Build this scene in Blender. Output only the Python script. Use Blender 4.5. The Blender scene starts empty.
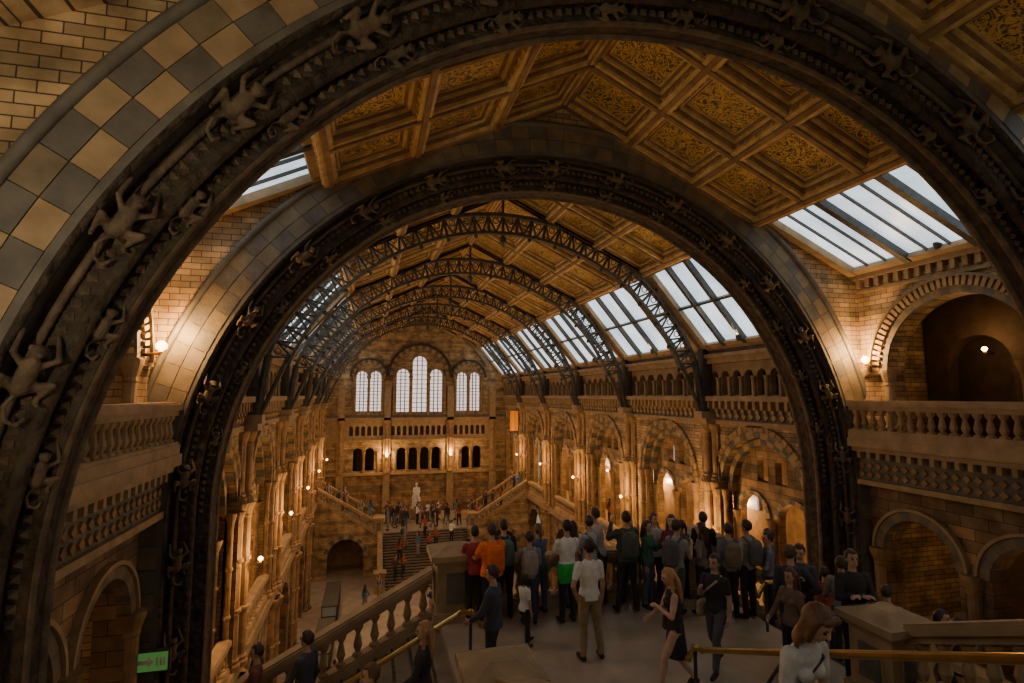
import bpy, math, random
from mathutils import Vector, Matrix
import bmesh
import numpy as np
random.seed(4)
S=0.88
CX,CZ=-5.1,12.0
F=546.0; YAW=14.5; PIT=5.6
GZ=-3.5   # ground floor
F1=2.9    # first floor gallery
FB=4.0    # side landing level in front bays

def new_mat(name):
    m=bpy.data.materials.new(name);m.use_nodes=True
    nt=m.node_tree;b=nt.nodes['Principled BSDF'];return m,nt,b
def math_(nt,op,a,b=None):
    n=nt.nodes.new('ShaderNodeMath');n.operation=op
    for i,x in enumerate((a,b)):
        if x is None: continue
        if isinstance(x,(int,float)): n.inputs[i].default_value=x
        else: nt.links.new(x,n.inputs[i])
    return n.outputs[0]
def wallvec(nt):
    g=nt.nodes.new('ShaderNodeNewGeometry');s=nt.nodes.new('ShaderNodeSeparateXYZ');nt.links.new(g.outputs['Position'],s.inputs[0])
    n=nt.nodes.new('ShaderNodeSeparateXYZ');nt.links.new(g.outputs['True Normal'],n.inputs[0])
    gt=math_(nt,'GREATER_THAN',math_(nt,'ABSOLUTE',n.outputs[0]),.6)
    mx=nt.nodes.new('ShaderNodeMix');mx.data_type='FLOAT'
    nt.links.new(gt,mx.inputs[0]);nt.links.new(s.outputs[0],mx.inputs[2]);nt.links.new(s.outputs[1],mx.inputs[3])
    c=nt.nodes.new('ShaderNodeCombineXYZ');nt.links.new(mx.outputs[0],c.inputs[0]);nt.links.new(s.outputs[2],c.inputs[1])
    return c.outputs[0],s.outputs[2]
def brick(name,c1,c2,mort,w=.36,h=.13,rough=.85,bump=.6,ms=.008,band=.6):
    m,nt,b=new_mat(name)
    v,z=wallvec(nt)
    t=nt.nodes.new('ShaderNodeTexBrick');nt.links.new(v,t.inputs['Vector'])
    t.inputs['Color1'].default_value=(*c1,1);t.inputs['Color2'].default_value=(*c2,1);t.inputs['Mortar'].default_value=(*mort,1)
    t.inputs['Scale'].default_value=1;t.inputs['Brick Width'].default_value=w;t.inputs['Row Height'].default_value=h;t.inputs['Mortar Size'].default_value=ms
    n=nt.nodes.new('ShaderNodeTexNoise');n.inputs['Scale'].default_value=1.6;n.inputs['Detail'].default_value=8
    g=nt.nodes.new('ShaderNodeNewGeometry');nt.links.new(g.outputs['Position'],n.inputs['Vector'])
    r=nt.nodes.new('ShaderNodeValToRGB');nt.links.new(n.outputs['Fac'],r.inputs[0]);r.color_ramp.elements[0].position=.33;r.color_ramp.elements[0].color=(.48,.42,.35,1);r.color_ramp.elements[1].position=.66;r.color_ramp.elements[1].color=(1.2,1.15,1.08,1)
    mx=nt.nodes.new('ShaderNodeMix');mx.data_type='RGBA';mx.blend_type='MULTIPLY';mx.inputs[0].default_value=1
    nt.links.new(t.outputs['Color'],mx.inputs[6]);nt.links.new(r.outputs[0],mx.inputs[7])
    out=mx.outputs[2]
    if band:
        fr=math_(nt,'FRACT',math_(nt,'DIVIDE',z,h*7));lt=math_(nt,'LESS_THAN',fr,2/7)
        k=nt.nodes.new('ShaderNodeMix');k.data_type='RGBA';k.blend_type='MULTIPLY';nt.links.new(math_(nt,'MULTIPLY',lt,band),k.inputs[0])
        nt.links.new(out,k.inputs[6]);k.inputs[7].default_value=(.42,.48,.56,1);out=k.outputs[2]
    nt.links.new(out,b.inputs['Base Color'])
    bp=nt.nodes.new('ShaderNodeBump');bp.inputs['Strength'].default_value=bump;bp.inputs['Distance'].default_value=.02;bp.invert=True
    nt.links.new(t.outputs['Fac'],bp.inputs['Height'])
    n3=nt.nodes.new('ShaderNodeTexNoise');n3.inputs['Scale'].default_value=14;n3.inputs['Detail'].default_value=5;nt.links.new(g.outputs['Position'],n3.inputs['Vector'])
    b2=nt.nodes.new('ShaderNodeBump');b2.inputs['Strength'].default_value=.35;b2.inputs['Distance'].default_value=.03;nt.links.new(n3.outputs['Fac'],b2.inputs['Height']);nt.links.new(bp.outputs[0],b2.inputs['Normal'])
    nt.links.new(b2.outputs[0],b.inputs['Normal'])
    b.inputs['Roughness'].default_value=rough
    return m
def stone(name,c1,c2,sc=2.0,rough=.75,bump=.3,metal=0,fine=12,vor=0):
    m,nt,b=new_mat(name)
    g=nt.nodes.new('ShaderNodeNewGeometry')
    n=nt.nodes.new('ShaderNodeTexNoise');n.inputs['Scale'].default_value=sc;n.inputs['Detail'].default_value=7;nt.links.new(g.outputs['Position'],n.inputs['Vector'])
    r=nt.nodes.new('ShaderNodeValToRGB');nt.links.new(n.outputs['Fac'],r.inputs[0])
    r.color_ramp.elements[0].position=.33;r.color_ramp.elements[0].color=(*c1,1);r.color_ramp.elements[1].position=.68;r.color_ramp.elements[1].color=(*c2,1)
    nt.links.new(r.outputs[0],b.inputs['Base Color'])
    n2=nt.nodes.new('ShaderNodeTexNoise');n2.inputs['Scale'].default_value=fine;n2.inputs['Detail'].default_value=4;nt.links.new(g.outputs['Position'],n2.inputs['Vector'])
    bp=nt.nodes.new('ShaderNodeBump');bp.inputs['Strength'].default_value=bump;bp.inputs['Distance'].default_value=.03
    nt.links.new(n2.outputs['Fac'],bp.inputs['Height']);last=bp
    if vor:
        vo=nt.nodes.new('ShaderNodeTexVoronoi');vo.inputs['Scale'].default_value=vor;nt.links.new(g.outputs['Position'],vo.inputs['Vector'])
        b2=nt.nodes.new('ShaderNodeBump');b2.inputs['Strength'].default_value=.9;b2.inputs['Distance'].default_value=.06;b2.invert=True
        nt.links.new(vo.outputs['Distance'],b2.inputs['Height']);nt.links.new(bp.outputs[0],b2.inputs['Normal']);last=b2
    nt.links.new(last.outputs[0],b.inputs['Normal'])
    b.inputs['Roughness'].default_value=rough;b.inputs['Metallic'].default_value=metal
    return m
def emis(name,c,st,base=(.1,.1,.1),cloud=False):
    m,nt,b=new_mat(name);b.inputs['Base Color'].default_value=(*base,1);b.inputs['Emission Color'].default_value=(*c,1);b.inputs['Emission Strength'].default_value=st;b.inputs['Roughness'].default_value=.3
    if cloud:
        g=nt.nodes.new('ShaderNodeNewGeometry');n=nt.nodes.new('ShaderNodeTexNoise');n.inputs['Scale'].default_value=.9;n.inputs['Detail'].default_value=4;nt.links.new(g.outputs['Position'],n.inputs['Vector'])
        r=nt.nodes.new('ShaderNodeValToRGB');nt.links.new(n.outputs['Fac'],r.inputs[0]);r.color_ramp.elements[0].position=.3;r.color_ramp.elements[0].color=(c[0]*.5,c[1]*.56,c[2]*.62,1);r.color_ramp.elements[1].position=.65;r.color_ramp.elements[1].color=(*c,1)
        nt.links.new(r.outputs[0],b.inputs['Emission Color'])
    return m
M={}
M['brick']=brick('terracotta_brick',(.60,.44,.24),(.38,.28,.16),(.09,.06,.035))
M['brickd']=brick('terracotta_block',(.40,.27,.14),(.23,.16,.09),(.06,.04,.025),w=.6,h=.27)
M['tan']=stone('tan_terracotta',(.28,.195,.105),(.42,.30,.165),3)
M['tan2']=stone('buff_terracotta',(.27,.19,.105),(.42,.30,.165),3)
M['gray']=stone('gray_terracotta',(.10,.09,.075),(.17,.155,.125),3)
M['gray2']=stone('muted_terracotta',(.15,.12,.075),(.24,.19,.12),3)
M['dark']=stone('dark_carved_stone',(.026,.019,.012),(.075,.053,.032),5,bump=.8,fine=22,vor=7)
M['sculpt']=stone('carved_terracotta',(.075,.055,.035),(.17,.125,.078),5,bump=.6,fine=25)
M['shaft']=stone('brown_shaft_stone',(.20,.12,.055),(.36,.23,.11),3)
M['iron']=stone('painted_iron',(.045,.042,.034),(.09,.082,.064),6,rough=.5,metal=.1)
M['gold']=stone('gilded_wood',(.50,.35,.15),(.80,.60,.29),4,rough=.5,metal=.05,fine=30)
M['step']=stone('worn_step_stone',(.16,.13,.09),(.27,.22,.16),2,rough=.6)
M['brass']=stone('brass',(.55,.36,.12),(.7,.48,.18),4,rough=.28,metal=1,bump=.05)
M['pane']=emis('frosted_daylight_glass',(.80,.93,1.0),1.5,(.6,.65,.7),True)
M['pane2']=emis('leaded_daylight_glass',(1.0,.82,.76),1.15,(.6,.65,.7))
M['pane3']=emis('dim_leaded_glass',(.8,.85,.9),.3,(.4,.4,.4))
M['bulb']=emis('warm_lamp_glass',(1,.5,.14),20)
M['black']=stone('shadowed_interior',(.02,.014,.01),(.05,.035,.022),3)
M['inner']=stone('shaded_gallery_stone',(.07,.045,.025),(.13,.085,.045),3)  # dimness of the gallery interior is put into this darker stone colour
M['glass']=emis('display_case_glass',(1,.8,.5),.05,(.1,.1,.1))
M['white']=stone('white_marble',(.6,.58,.54),(.75,.73,.7),5,rough=.4)
M['orange']=emis('glowing_orange_banner_cloth',(1,.30,.02),.25,(.8,.28,.02))  # cloth is no lamp; its glow is put in as emission
M['green']=emis('green_exit_panel',(.3,.8,.2),.13,(.1,.35,.08))
def panel():
    m,nt,b=new_mat('painted_botanical_panel')
    g=nt.nodes.new('ShaderNodeNewGeometry')
    n=nt.nodes.new('ShaderNodeTexNoise');n.inputs['Scale'].default_value=3.2;n.inputs['Distortion'].default_value=4;n.inputs['Detail'].default_value=3
    nt.links.new(g.outputs['Position'],n.inputs['Vector'])
    r=nt.nodes.new('ShaderNodeValToRGB');nt.links.new(n.outputs['Fac'],r.inputs[0])
    e=r.color_ramp.elements;e[0].position=.42;e[0].color=(.12,.08,.03,1);e[1].position=.48;e[1].color=(.75,.50,.15,1)
    x=e.new(.55);x.color=(.62,.40,.12,1);x=e.new(.6);x.color=(.14,.10,.04,1)
    nt.links.new(r.outputs[0],b.inputs['Base Color']);b.inputs['Roughness'].default_value=.6
    return m
M['panel']=panel()
def floorm():
    m,nt,b=new_mat('mosaic_floor')
    g=nt.nodes.new('ShaderNodeNewGeometry')
    c=nt.nodes.new('ShaderNodeTexChecker');c.inputs['Scale'].default_value=1.6;c.inputs['Color1'].default_value=(.60,.49,.36,1);c.inputs['Color2'].default_value=(.56,.455,.335,1)
    nt.links.new(g.outputs['Position'],c.inputs['Vector'])
    n=nt.nodes.new('ShaderNodeTexNoise');n.inputs['Scale'].default_value=1.5;n.inputs['Detail'].default_value=6;nt.links.new(g.outputs['Position'],n.inputs['Vector'])
    mx=nt.nodes.new('ShaderNodeMix');mx.data_type='RGBA';mx.blend_type='MULTIPLY';mx.inputs[0].default_value=.6
    nt.links.new(c.outputs[0],mx.inputs[6]);nt.links.new(n.outputs['Fac'],mx.inputs[7]);nt.links.new(mx.outputs[2],b.inputs['Base Color']);b.inputs['Roughness'].default_value=.4
    return m
M['floor']=floorm()

class MB:
    def __init__(s): s.v=[];s.f=[];s.m=[];s.mats=[]
    def mi(s,k):
        if k not in s.mats:s.mats.append(k)
        return s.mats.index(k)
    def add(s,vs,fs,k):
        o=len(s.v);s.v+=vs;s.f+=[tuple(i+o for i in f) for f in fs];s.m+=[s.mi(k)]*len(fs)
    def hexa(s,p,k):
        s.add(list(p),[(0,3,2,1),(4,5,6,7),(0,1,5,4),(1,2,6,5),(2,3,7,6),(3,0,4,7)],k)
    def box(s,x0,x1,y0,y1,z0,z1,k):
        s.hexa([(x0,y0,z0),(x1,y0,z0),(x1,y1,z0),(x0,y1,z0),(x0,y0,z1),(x1,y0,z1),(x1,y1,z1),(x0,y1,z1)],k)
    def tube(s,p0,p1,r0,r1,k,n=8):
        p0=Vector(p0);p1=Vector(p1);d=(p1-p0).normalized();a=d.orthogonal().normalized();b=d.cross(a)
        vs=[]
        for p,r in((p0,r0),(p1,r1)):
            for i in range(n):
                t=2*math.pi*i/n;vs.append(tuple(p+a*r*math.cos(t)+b*r*math.sin(t)))
        fs=[(i,(i+1)%n,n+(i+1)%n,n+i) for i in range(n)]+[tuple(range(n))[::-1],tuple(range(n,2*n))]
        s.add(vs,fs,k)
    def lathe(s,x,y,z,prof,k,n=8,rot=0):
        vs=[];m=len(prof)
        for r,h in prof:
            for i in range(n):
                t=2*math.pi*i/n+rot;vs.append((x+r*math.cos(t),y+r*math.sin(t),z+h))
        fs=[(j*n+i,j*n+(i+1)%n,(j+1)*n+(i+1)%n,(j+1)*n+i) for j in range(m-1) for i in range(n)]
        fs+=[tuple(range(n))[::-1],tuple(range((m-1)*n,m*n))]
        s.add(vs,fs,k)
    def obj(s,name,parent=None,smooth=False):
        me=bpy.data.meshes.new(name);me.from_pydata([(a*S,b*S,c*S) for a,b,c in s.v],[],s.f)
        for k in s.mats: me.materials.append(M[k])
        me.polygons.foreach_set('material_index',s.m)
        bm=bmesh.new();bm.from_mesh(me);bmesh.ops.recalc_face_normals(bm,faces=bm.faces);bm.to_mesh(me);bm.free()
        if smooth: me.polygons.foreach_set('use_smooth',[True]*len(me.polygons))
        o=bpy.data.objects.new(name,me);bpy.context.collection.objects.link(o)
        if parent:o.parent=parent
        return o
def empty(name):
    e=bpy.data.objects.new(name,None);bpy.context.collection.objects.link(e);return e

def arcwall(mb,mp,a0,a1,z0,z1,ops,t,k,N=14,d0=0):
    def hx(pa,pb,za0,za1,zb0,zb1):
        mb.hexa([mp(pa,za0,d0),mp(pb,zb0,d0),mp(pb,zb0,d0+t),mp(pa,za0,d0+t),mp(pa,za1,d0),mp(pb,zb1,d0),mp(pb,zb1,d0+t),mp(pa,za1,d0+t)],k)
    cur=a0
    for (c,r,zs,zb) in sorted(ops):
        if c-r>cur+1e-4: hx(cur,c-r,z0,z1,z0,z1)
        for i in range(N):
            t0=math.pi*(1-i/N);t1=math.pi*(1-(i+1)/N)
            hx(c+r*math.cos(t0),c+r*math.cos(t1),zs+r*math.sin(t0),z1,zs+r*math.sin(t1),z1)
        if zb>z0+1e-4: hx(c-r,c+r,z0,zb,z0,zb)
        cur=c+r
    if a1>cur+1e-4: hx(cur,a1,z0,z1,z0,z1)
def ring(mb,mp,c,zs,r0,r1,d0,d1,ks,n=17,a0=0,a1=math.pi,gap=.0):
    for i in range(n):
        t0=a0+(a1-a0)*(i+gap)/n;t1=a0+(a1-a0)*(i+1-gap)/n
        q=[]
        for d in(d0,d1):
            for (r,t) in((r0,t0),(r1,t0),(r1,t1),(r0,t1)):
                q.append(mp(c+r*math.cos(t),zs+r*math.sin(t),d))
        mb.hexa(q,ks[i%len(ks)])

# =============== figure system (continuous remeshed bodies) ===============
_cm={}
def cmat(c,rough=.8):
    k=tuple(round(x,3) for x in c)+(rough,)
    if k not in _cm:
        nm='fabric_%d'%len(_cm)
        _cm[k]=stone(nm,tuple(x*.8 for x in c),tuple(min(1,x*1.1) for x in c),9,rough=rough,bump=.15,fine=60)
    return _cm[k]
class Fig:
    def __init__(s): s.p=[];s.v=[];s.f=[];s.ex=[]
    def _add(s,v,f):
        o=len(s.v);s.v+=v;s.f+=[tuple(i+o for i in q) for q in f]
    @staticmethod
    def rev(c0,c1,r0,r1,n=10):
        c0=Vector(c0);c1=Vector(c1);d=(c1-c0)
        L=d.length;d=d.normalized() if L>1e-6 else Vector((0,0,1));a=d.orthogonal().normalized();b=d.cross(a)
        rg=[]
        for t in(-90,-60,-30,0): rg.append((c0+d*r0*math.sin(math.radians(t)),r0*max(.02,math.cos(math.radians(t)))))
        for t in(0,30,60,90): rg.append((c1+d*r1*math.sin(math.radians(t)),r1*max(.02,math.cos(math.radians(t)))))
        v=[]
        for c,r in rg:
            for i in range(n):
                t=2*math.pi*i/n;v.append(tuple(c+a*r*math.cos(t)+b*r*math.sin(t)))
        m=len(rg);f=[(j*n+i,j*n+(i+1)%n,(j+1)*n+(i+1)%n,(j+1)*n+i) for j in range(m-1) for i in range(n)]+[tuple(range(n))[::-1],tuple(range((m-1)*n,m*n))]
        return v,f
    def cap(s,c0,c1,r0,r1,lab):
        v,f=s.rev(c0,c1,r0,r1);s._add(v,f);s.p.append(('c',np.array(c0,float),np.array(c1,float),r0,r1,lab))
    @staticmethod
    def sph(c,r,n=16,m=10,fn=None,xf=None):
        v=[]
        for j in range(m+1):
            ph=math.pi*(j/m-.5)
            for i in range(n):
                t=2*math.pi*i/n;d=Vector((math.cos(t)*max(.01,math.cos(ph)),math.sin(t)*max(.01,math.cos(ph)),math.sin(ph)))
                k=fn(d) if fn else 1
                q=Vector((c[0]+d.x*r[0]*k,c[1]+d.y*r[1]*k,c[2]+d.z*r[2]*k))
                if xf:q=xf(q)
                v.append(tuple(q))
        f=[(j*n+i,j*n+(i+1)%n,(j+1)*n+(i+1)%n,(j+1)*n+i) for j in range(m) for i in range(n)]+[tuple(range(n))[::-1],tuple(range(m*n,(m+1)*n))]
        return v,f
    def ell(s,c,r,lab,xf=None):
        v,f=s.sph(c,r,xf=xf);s._add(v,f)
        cc=xf(Vector(c)) if xf else c
        s.p.append(('e',np.array(cc,float),np.array(r,float),None,None,lab))
    def loft(s,rg,lab):
        n=18;v=[]
        for (x,y,z,rx,ry) in rg:
            for i in range(n):
                t=2*math.pi*i/n;v.append((x+rx*math.cos(t),y+ry*math.sin(t),z))
        m=len(rg);f=[(j*n+i,j*n+(i+1)%n,(j+1)*n+(i+1)%n,(j+1)*n+i) for j in range(m-1) for i in range(n)]+[tuple(range(n))[::-1],tuple(range((m-1)*n,m*n))]
        s._add(v,f);s.p.append(('l',np.array(rg,float),None,None,None,lab))
    def extra(s,v,f,lab): s.ex.append((v,f,lab))
    def build(s,name,vox,mats,smooth=3):
        me=bpy.data.meshes.new('tmp');me.from_pydata(s.v,[],s.f)
        bm=bmesh.new();bm.from_mesh(me);bmesh.ops.recalc_face_normals(bm,faces=bm.faces);bm.to_mesh(me);bm.free()
        o=bpy.data.objects.new('tmp',me);bpy.context.collection.objects.link(o)
        r=o.modifiers.new('r','REMESH');r.mode='VOXEL';r.voxel_size=vox
        if smooth: k=o.modifiers.new('s','SMOOTH');k.factor=.5;k.iterations=smooth
        dg=bpy.context.evaluated_depsgraph_get();ev=o.evaluated_get(dg);m2=ev.to_mesh()
        nv=len(m2.vertices);co=np.zeros(nv*3);m2.vertices.foreach_get('co',co);co=co.reshape(-1,3)
        nf=len(m2.polygons);ce=np.zeros(nf*3);m2.polygons.foreach_get('center',ce);ce=ce.reshape(-1,3)
        faces=[tuple(p.vertices) for p in m2.polygons]
        ev.to_mesh_clear();bpy.data.objects.remove(o);bpy.data.meshes.remove(me)
        labs=list(mats.keys());best=np.full(nf,1e9);idx=np.zeros(nf,int)
        for p in s.p:
            if p[0]=='c':
                a,b=p[1],p[2];ab=b-a;L=max(1e-9,ab@ab);t=np.clip(((ce-a)@ab)/L,0,1)
                d=np.linalg.norm(ce-(a+t[:,None]*ab),axis=1)-(p[3]+(p[4]-p[3])*t)
            elif p[0]=='e':
                q=(ce-p[1])/p[2];d=(np.linalg.norm(q,axis=1)-1)*p[2].min()
            else:
                rg=p[1];z=ce[:,2];zz=rg[:,2];o_=np.argsort(zz)
                g=lambda i:np.interp(z,zz[o_],rg[o_,i])
                rx,ry=g(3),g(4);d=(np.sqrt(((ce[:,0]-g(0))/rx)**2+((ce[:,1]-g(1))/ry)**2)-1)*np.minimum(rx,ry)
                d=np.maximum(d,np.maximum(z-zz.max(),zz.min()-z))
            w=d<best;best[w]=d[w];idx[w]=labs.index(p[5])
        V=[tuple(c) for c in co];Fc=faces;I=list(map(int,idx))
        for v,f,l in s.ex:
            o_=len(V);V=V+list(v);Fc=Fc+[tuple(i+o_ for i in q) for q in f];I=I+[labs.index(l)]*len(f)
        me=bpy.data.meshes.new(name);me.from_pydata(V,[],Fc)
        for l in labs: me.materials.append(mats[l])
        me.polygons.foreach_set('material_index',I);me.polygons.foreach_set('use_smooth',[True]*len(Fc))
        bm=bmesh.new();bm.from_mesh(me);bmesh.ops.recalc_face_normals(bm,faces=bm.faces);bm.to_mesh(me);bm.free()
        return me
def place(me,name,x,y,z,face,sc=1.0):
    o=bpy.data.objects.new(name,me);bpy.context.collection.objects.link(o)
    o.location=(x*S,y*S,z*S);o.rotation_euler=(0,0,math.radians(face));o.scale=(sc,sc,sc);return o
ARM={'down':((.05,-.02,-.28),(.06,.05,-.53)),'rail':((.08,.12,-.22),(.05,.36,-.26)),'cross':((.07,.07,-.26),(-.2,.21,-.2)),
 'phone':((.05,.08,-.26),(-.07,.31,-.08)),'hips':((.2,-.06,-.22),(.03,.06,-.36)),'fwd':((.05,.11,-.26),(.03,.29,-.38)),'back':((.06,-.14,-.25),(.06,-.16,-.5)),
 'pocket':((.12,-.08,-.27),(.03,.04,-.47)),'lap':((.05,.05,-.28),(-.04,.3,-.33)),'up':((.12,.14,-.12),(.02,.26,.14))}
LEG={'s':((.005,.015,-.42),(.02,-.01,-.83)),'f':((.0,.2,-.385),(0,.26,-.81)),'b':((0,-.03,-.43),(0,-.3,-.76)),'w':((.04,.02,-.42),(.09,-.01,-.83)),'sit':((.05,.42,.01),(.05,.44,-.42)),'k':((.01,.09,-.41),(.04,.0,-.82))}
def person(top,bot,skin=(.5,.3,.2),hair=(.05,.03,.02),hl='short',arms=('down','down'),legs=('s','s'),lean=0,sleeve='short',shorts=False,pack=None,fem=False,tied=None,dress=False,hy=0,hp=0,vox=.0125,shoe=(.04,.035,.03),bulk=0,allc=None,bag=None):
    g=Fig();b=bulk
    ln=math.tan(math.radians(lean))
    def U(p):
        p=Vector(p);h=max(0,p.z-.95);return Vector((p.x,p.y+h*ln,p.z-h*ln*ln*.25))
    sw=.16 if fem else .18;ww=.125 if fem else .145;hw=.172 if fem else .165
    rg=[(.84,.12,.09),(.90,hw,.112),(.97,hw-.004,.112),(1.08,ww+b,.092+b),(1.15,ww+b,.095+b),(1.27,ww+.028+b,.112+b),(1.37,sw-.012+b,.105+b),(1.43,sw-.045,.085),(1.475,.065,.058)]
    L=[]
    for z,rx,ry in rg:
        q=U((0,0,z));L.append((q.x,q.y,q.z,rx,ry))
    g.loft(L[:3]+[L[3]],'bot')
    tl=[(L[1][0],L[1][1],L[1][2],L[1][3]+.01+b,L[1][4]+.01+b),(L[2][0],L[2][1],L[2][2],L[2][3]+.008+b,L[2][4]+.008+b)]+L[3:]
    g.loft(tl,'top')
    if fem:
        for s in(-1,1): g.ell(U((s*.065,.085,1.27)),(.058,.05,.055),'top')
    nb=U((0,-.01,1.43));g.cap(nb,U((0,.008,1.56)),.058,.05,'skin')
    pv=U((0,.0,1.54));R=Matrix.Rotation(math.radians(hy),3,'Z')@Matrix.Rotation(math.radians(-hp),3,'X');sh=U((0,0,1.54))-Vector((0,0,1.54))
    xf=lambda p:R@(Vector(p)+sh-pv)+pv
    g.ell((0,.0,1.665),(.076,.096,.102),'skin',xf);g.ell((0,.035,1.60),(.056,.062,.065),'skin',xf);g.ell((0,.058,1.565),(.026,.028,.022),'skin',xf)
    g.cap(xf((0,.094,1.665)),xf((0,.112,1.63)),.010,.015,'skin')
    for s in(-1,1): g.ell((s*.078,.0,1.64),(.012,.02,.032),'skin',xf)
    for s in(-1,1):
        v,f=g.sph((s*.031,.088,1.658),(.014,.012,.009),8,6,xf=xf);g.extra(v,f,'eye')
        v,f=g.sph((s*.031,.092,1.682),(.02,.009,.005),8,6,xf=xf);g.extra(v,f,'hair')
    v,f=g.sph((0,.09,1.595),(.024,.009,.008),8,6,xf=xf);g.extra(v,f,'lip')
    def hf(d):
        if d.y>.25 and d.z<.48+.25*abs(d.x): return .86
        if d.z<-.35 and d.y>-.2: return .8
        if d.z<-.75: return .8
        return 1+ .035*math.sin(9*d.x+5*d.z)*math.cos(7*d.y)
    v,f=g.sph((0,-.008,1.672),(.089,.108,.112),28,20,hf,xf);g.extra(v,f,'hair')
    if hl=='long':
        g.loft([(*xf((0,-.085,1.69)),.075,.04),(*U((0,-.10,1.58)),.085,.045),(*U((0,-.115,1.45)),.095,.04),(*U((0,-.12,1.32)),.07,.03),(*U((0,-.12,1.27)),.03,.015)][::-1],'hair')
        for s in(-1,1): g.cap(xf((s*.078,-.02,1.68)),U((s*.085,.0,1.46)),.028,.026,'hair')
    if hl in('bob','wavy'):
        for s in(-1,0,1): g.cap(xf((s*.06,-.05+.03*abs(s),1.66)),xf((s*.075,-.06+.04*abs(s),1.56)),.05,.04,'hair')
        for s in(-1,1): g.cap(xf((s*.085,.03,1.70)),xf((s*.095,.05,1.57)),.03,.026,'hair')
        g.cap(xf((-.05,.07,1.745)),xf((.05,.07,1.745)),.03,.03,'hair')
    if hl=='wavy':
        rr=random.Random(5)
        for q in range(26):
            a=math.pi*(1.0*q/25)+math.pi;cx,cy=.088*math.cos(a),.09*math.sin(a)*.9+.02
            p=[(cx*.8,cy*.8,1.74),(cx*1.12,cy*1.1,1.67),(cx*1.05+rr.uniform(-.015,.015),cy*1.05,1.60),(cx*1.3,cy*1.25,1.53),(cx*1.2,cy*1.2,1.46)]
            for i in range(4): g.cap(xf(p[i]),xf(p[i+1]),.021-.003*i,.018-.003*i,'hair')
    if hl=='pony': g.cap(xf((0,-.11,1.7)),xf((0,-.15,1.62)),.03,.03,'hair');g.cap(xf((0,-.15,1.62)),xf((0,-.14,1.45)),.03,.014,'hair')
    if hl=='bun': g.ell((0,-.12,1.72),(.045,.045,.045),'hair',xf)
    for s,an in((-1,arms[0]),(1,arms[1])):
        e,w=ARM[an];A=U((s*(sw-.012),0,1.395));E=A+Vector((s*e[0],e[1],e[2]));W=A+Vector((s*w[0],w[1],w[2]))
        Mx=A.lerp(E,.62)
        lng=sleeve=='long';nos=sleeve=='none'
        g.cap(A,Mx,.058+(.006 if not nos else -.006)+b*.6,.052+b*.6,'skin' if nos else 'top');g.cap(Mx,E,.045+(.008+b*.5 if lng else 0),.04+(.008+b*.5 if lng else 0),'top' if lng else 'skin')
        W2=E.lerp(W,.9)
        g.cap(E,W2,.041+(.009+b*.4 if lng else 0),.028+(.01 if lng else 0),'top' if lng else 'skin')
        d=(W-E).normalized();a=Vector((0,1,0))-d*d.y
        if a.length<.3:a=Vector((-s*.7,0,.7))-d*Vector((-s*.7,0,.7)).dot(d)
        a.normalize();c=d.cross(a);
        if c.x*s>0:c=-c
        g.cap(W2,W+d*.01,.026,.025,'skin')
        for k in(-1,1): g.cap(W+a*.014*k,W+d*.07+a*.02*k,.019,.018,'skin')
        for i in range(4):
            l=(.034,.042,.045,.038)[i];st=W+d*.078+a*(-.03+.02*i);m=st+d*l*.9+c*l*.35;en=m+d*l*.45+c*l*.7
            g.cap(st,m,.0098,.0094,'skin');g.cap(m,en,.0094,.0082,'skin')
        st=W+d*.02+a*.028;m=st+d*.03+a*.03+c*.01;g.cap(st,m,.0125,.011,'skin');g.cap(m,m+d*.03+a*.006+c*.008,.011,.009,'skin')
    for s,l in((-1,legs[0]),(1,legs[1])):
        k,an=LEG[l];H=Vector((s*.09,0,.92));K=H+Vector((s*k[0],k[1],k[2]));A=H+Vector((s*an[0],an[1],an[2]))
        cl='skin' if dress else 'bot';lo='skin' if(shorts or dress) else 'bot';t=.0 if(dress) else .01
        Q=H.lerp(K,.8)
        g.cap(H,Q,.088+t,.066+t+(.012 if shorts else 0),cl);g.cap(Q,K,.058+(.012 if lo=='bot' else 0),.053+(.01 if lo=='bot' else 0),lo)
        C=K.lerp(A,.3)+Vector((0,-.012,0))
        g.cap(K,C,.052+(.01 if lo=='bot' else 0),.055+(.008 if lo=='bot' else 0),lo);g.cap(C,A.lerp(C,.1),.055+(.008 if lo=='bot' else 0),.036+(.016 if lo=='bot' else 0),lo)
        tip=Vector((s*.02,.17,-.045)) if l!='b' else Vector((0,.12,-.12))
        g.cap(A+Vector((0,-.025,-.035)),A+Vector((s*.008,.06,-.04)),.042,.042,'shoe');g.cap(A+Vector((s*.008,.06,-.045)),A+tip,.042,.034,'shoe')
    if dress: g.loft([(0,.0,.52,.19,.17),(0,0,.6,.185,.16),(0,0,.8,.178,.135),(0,0,.98,.16,.11),(0,0,1.1,ww+.005,.1)],'top')
    if tied:
        g.loft([(0,-.03,.70,.17,.09),(0,-.02,.82,.195,.125),(0,0,.98,.19,.135),(0,0,1.03,.165,.12)],'tied')
    if pack:
        q=[U((0,-.19,z)) for z in(1.0,1.03,1.2,1.38,1.44)]
        g.loft([(q[0].x,q[0].y,q[0].z,.11,.06),(q[1].x,q[1].y,q[1].z,.15,.10),(q[2].x,q[2].y,q[2].z,.16,.12),(q[3].x,q[3].y,q[3].z,.14,.10),(q[4].x,q[4].y,q[4].z,.08,.05)],'pack')
        for s in(-1,1):
            pp=[U((s*.09,-.12,1.40)),U((s*.1,-.02,1.475)),U((s*.105,.10,1.38)),U((s*.12,.12,1.22)),U((s*.15,.02,1.12))]
            for i in range(4): g.cap(pp[i],pp[i+1],.02,.02,'pack')
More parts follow.
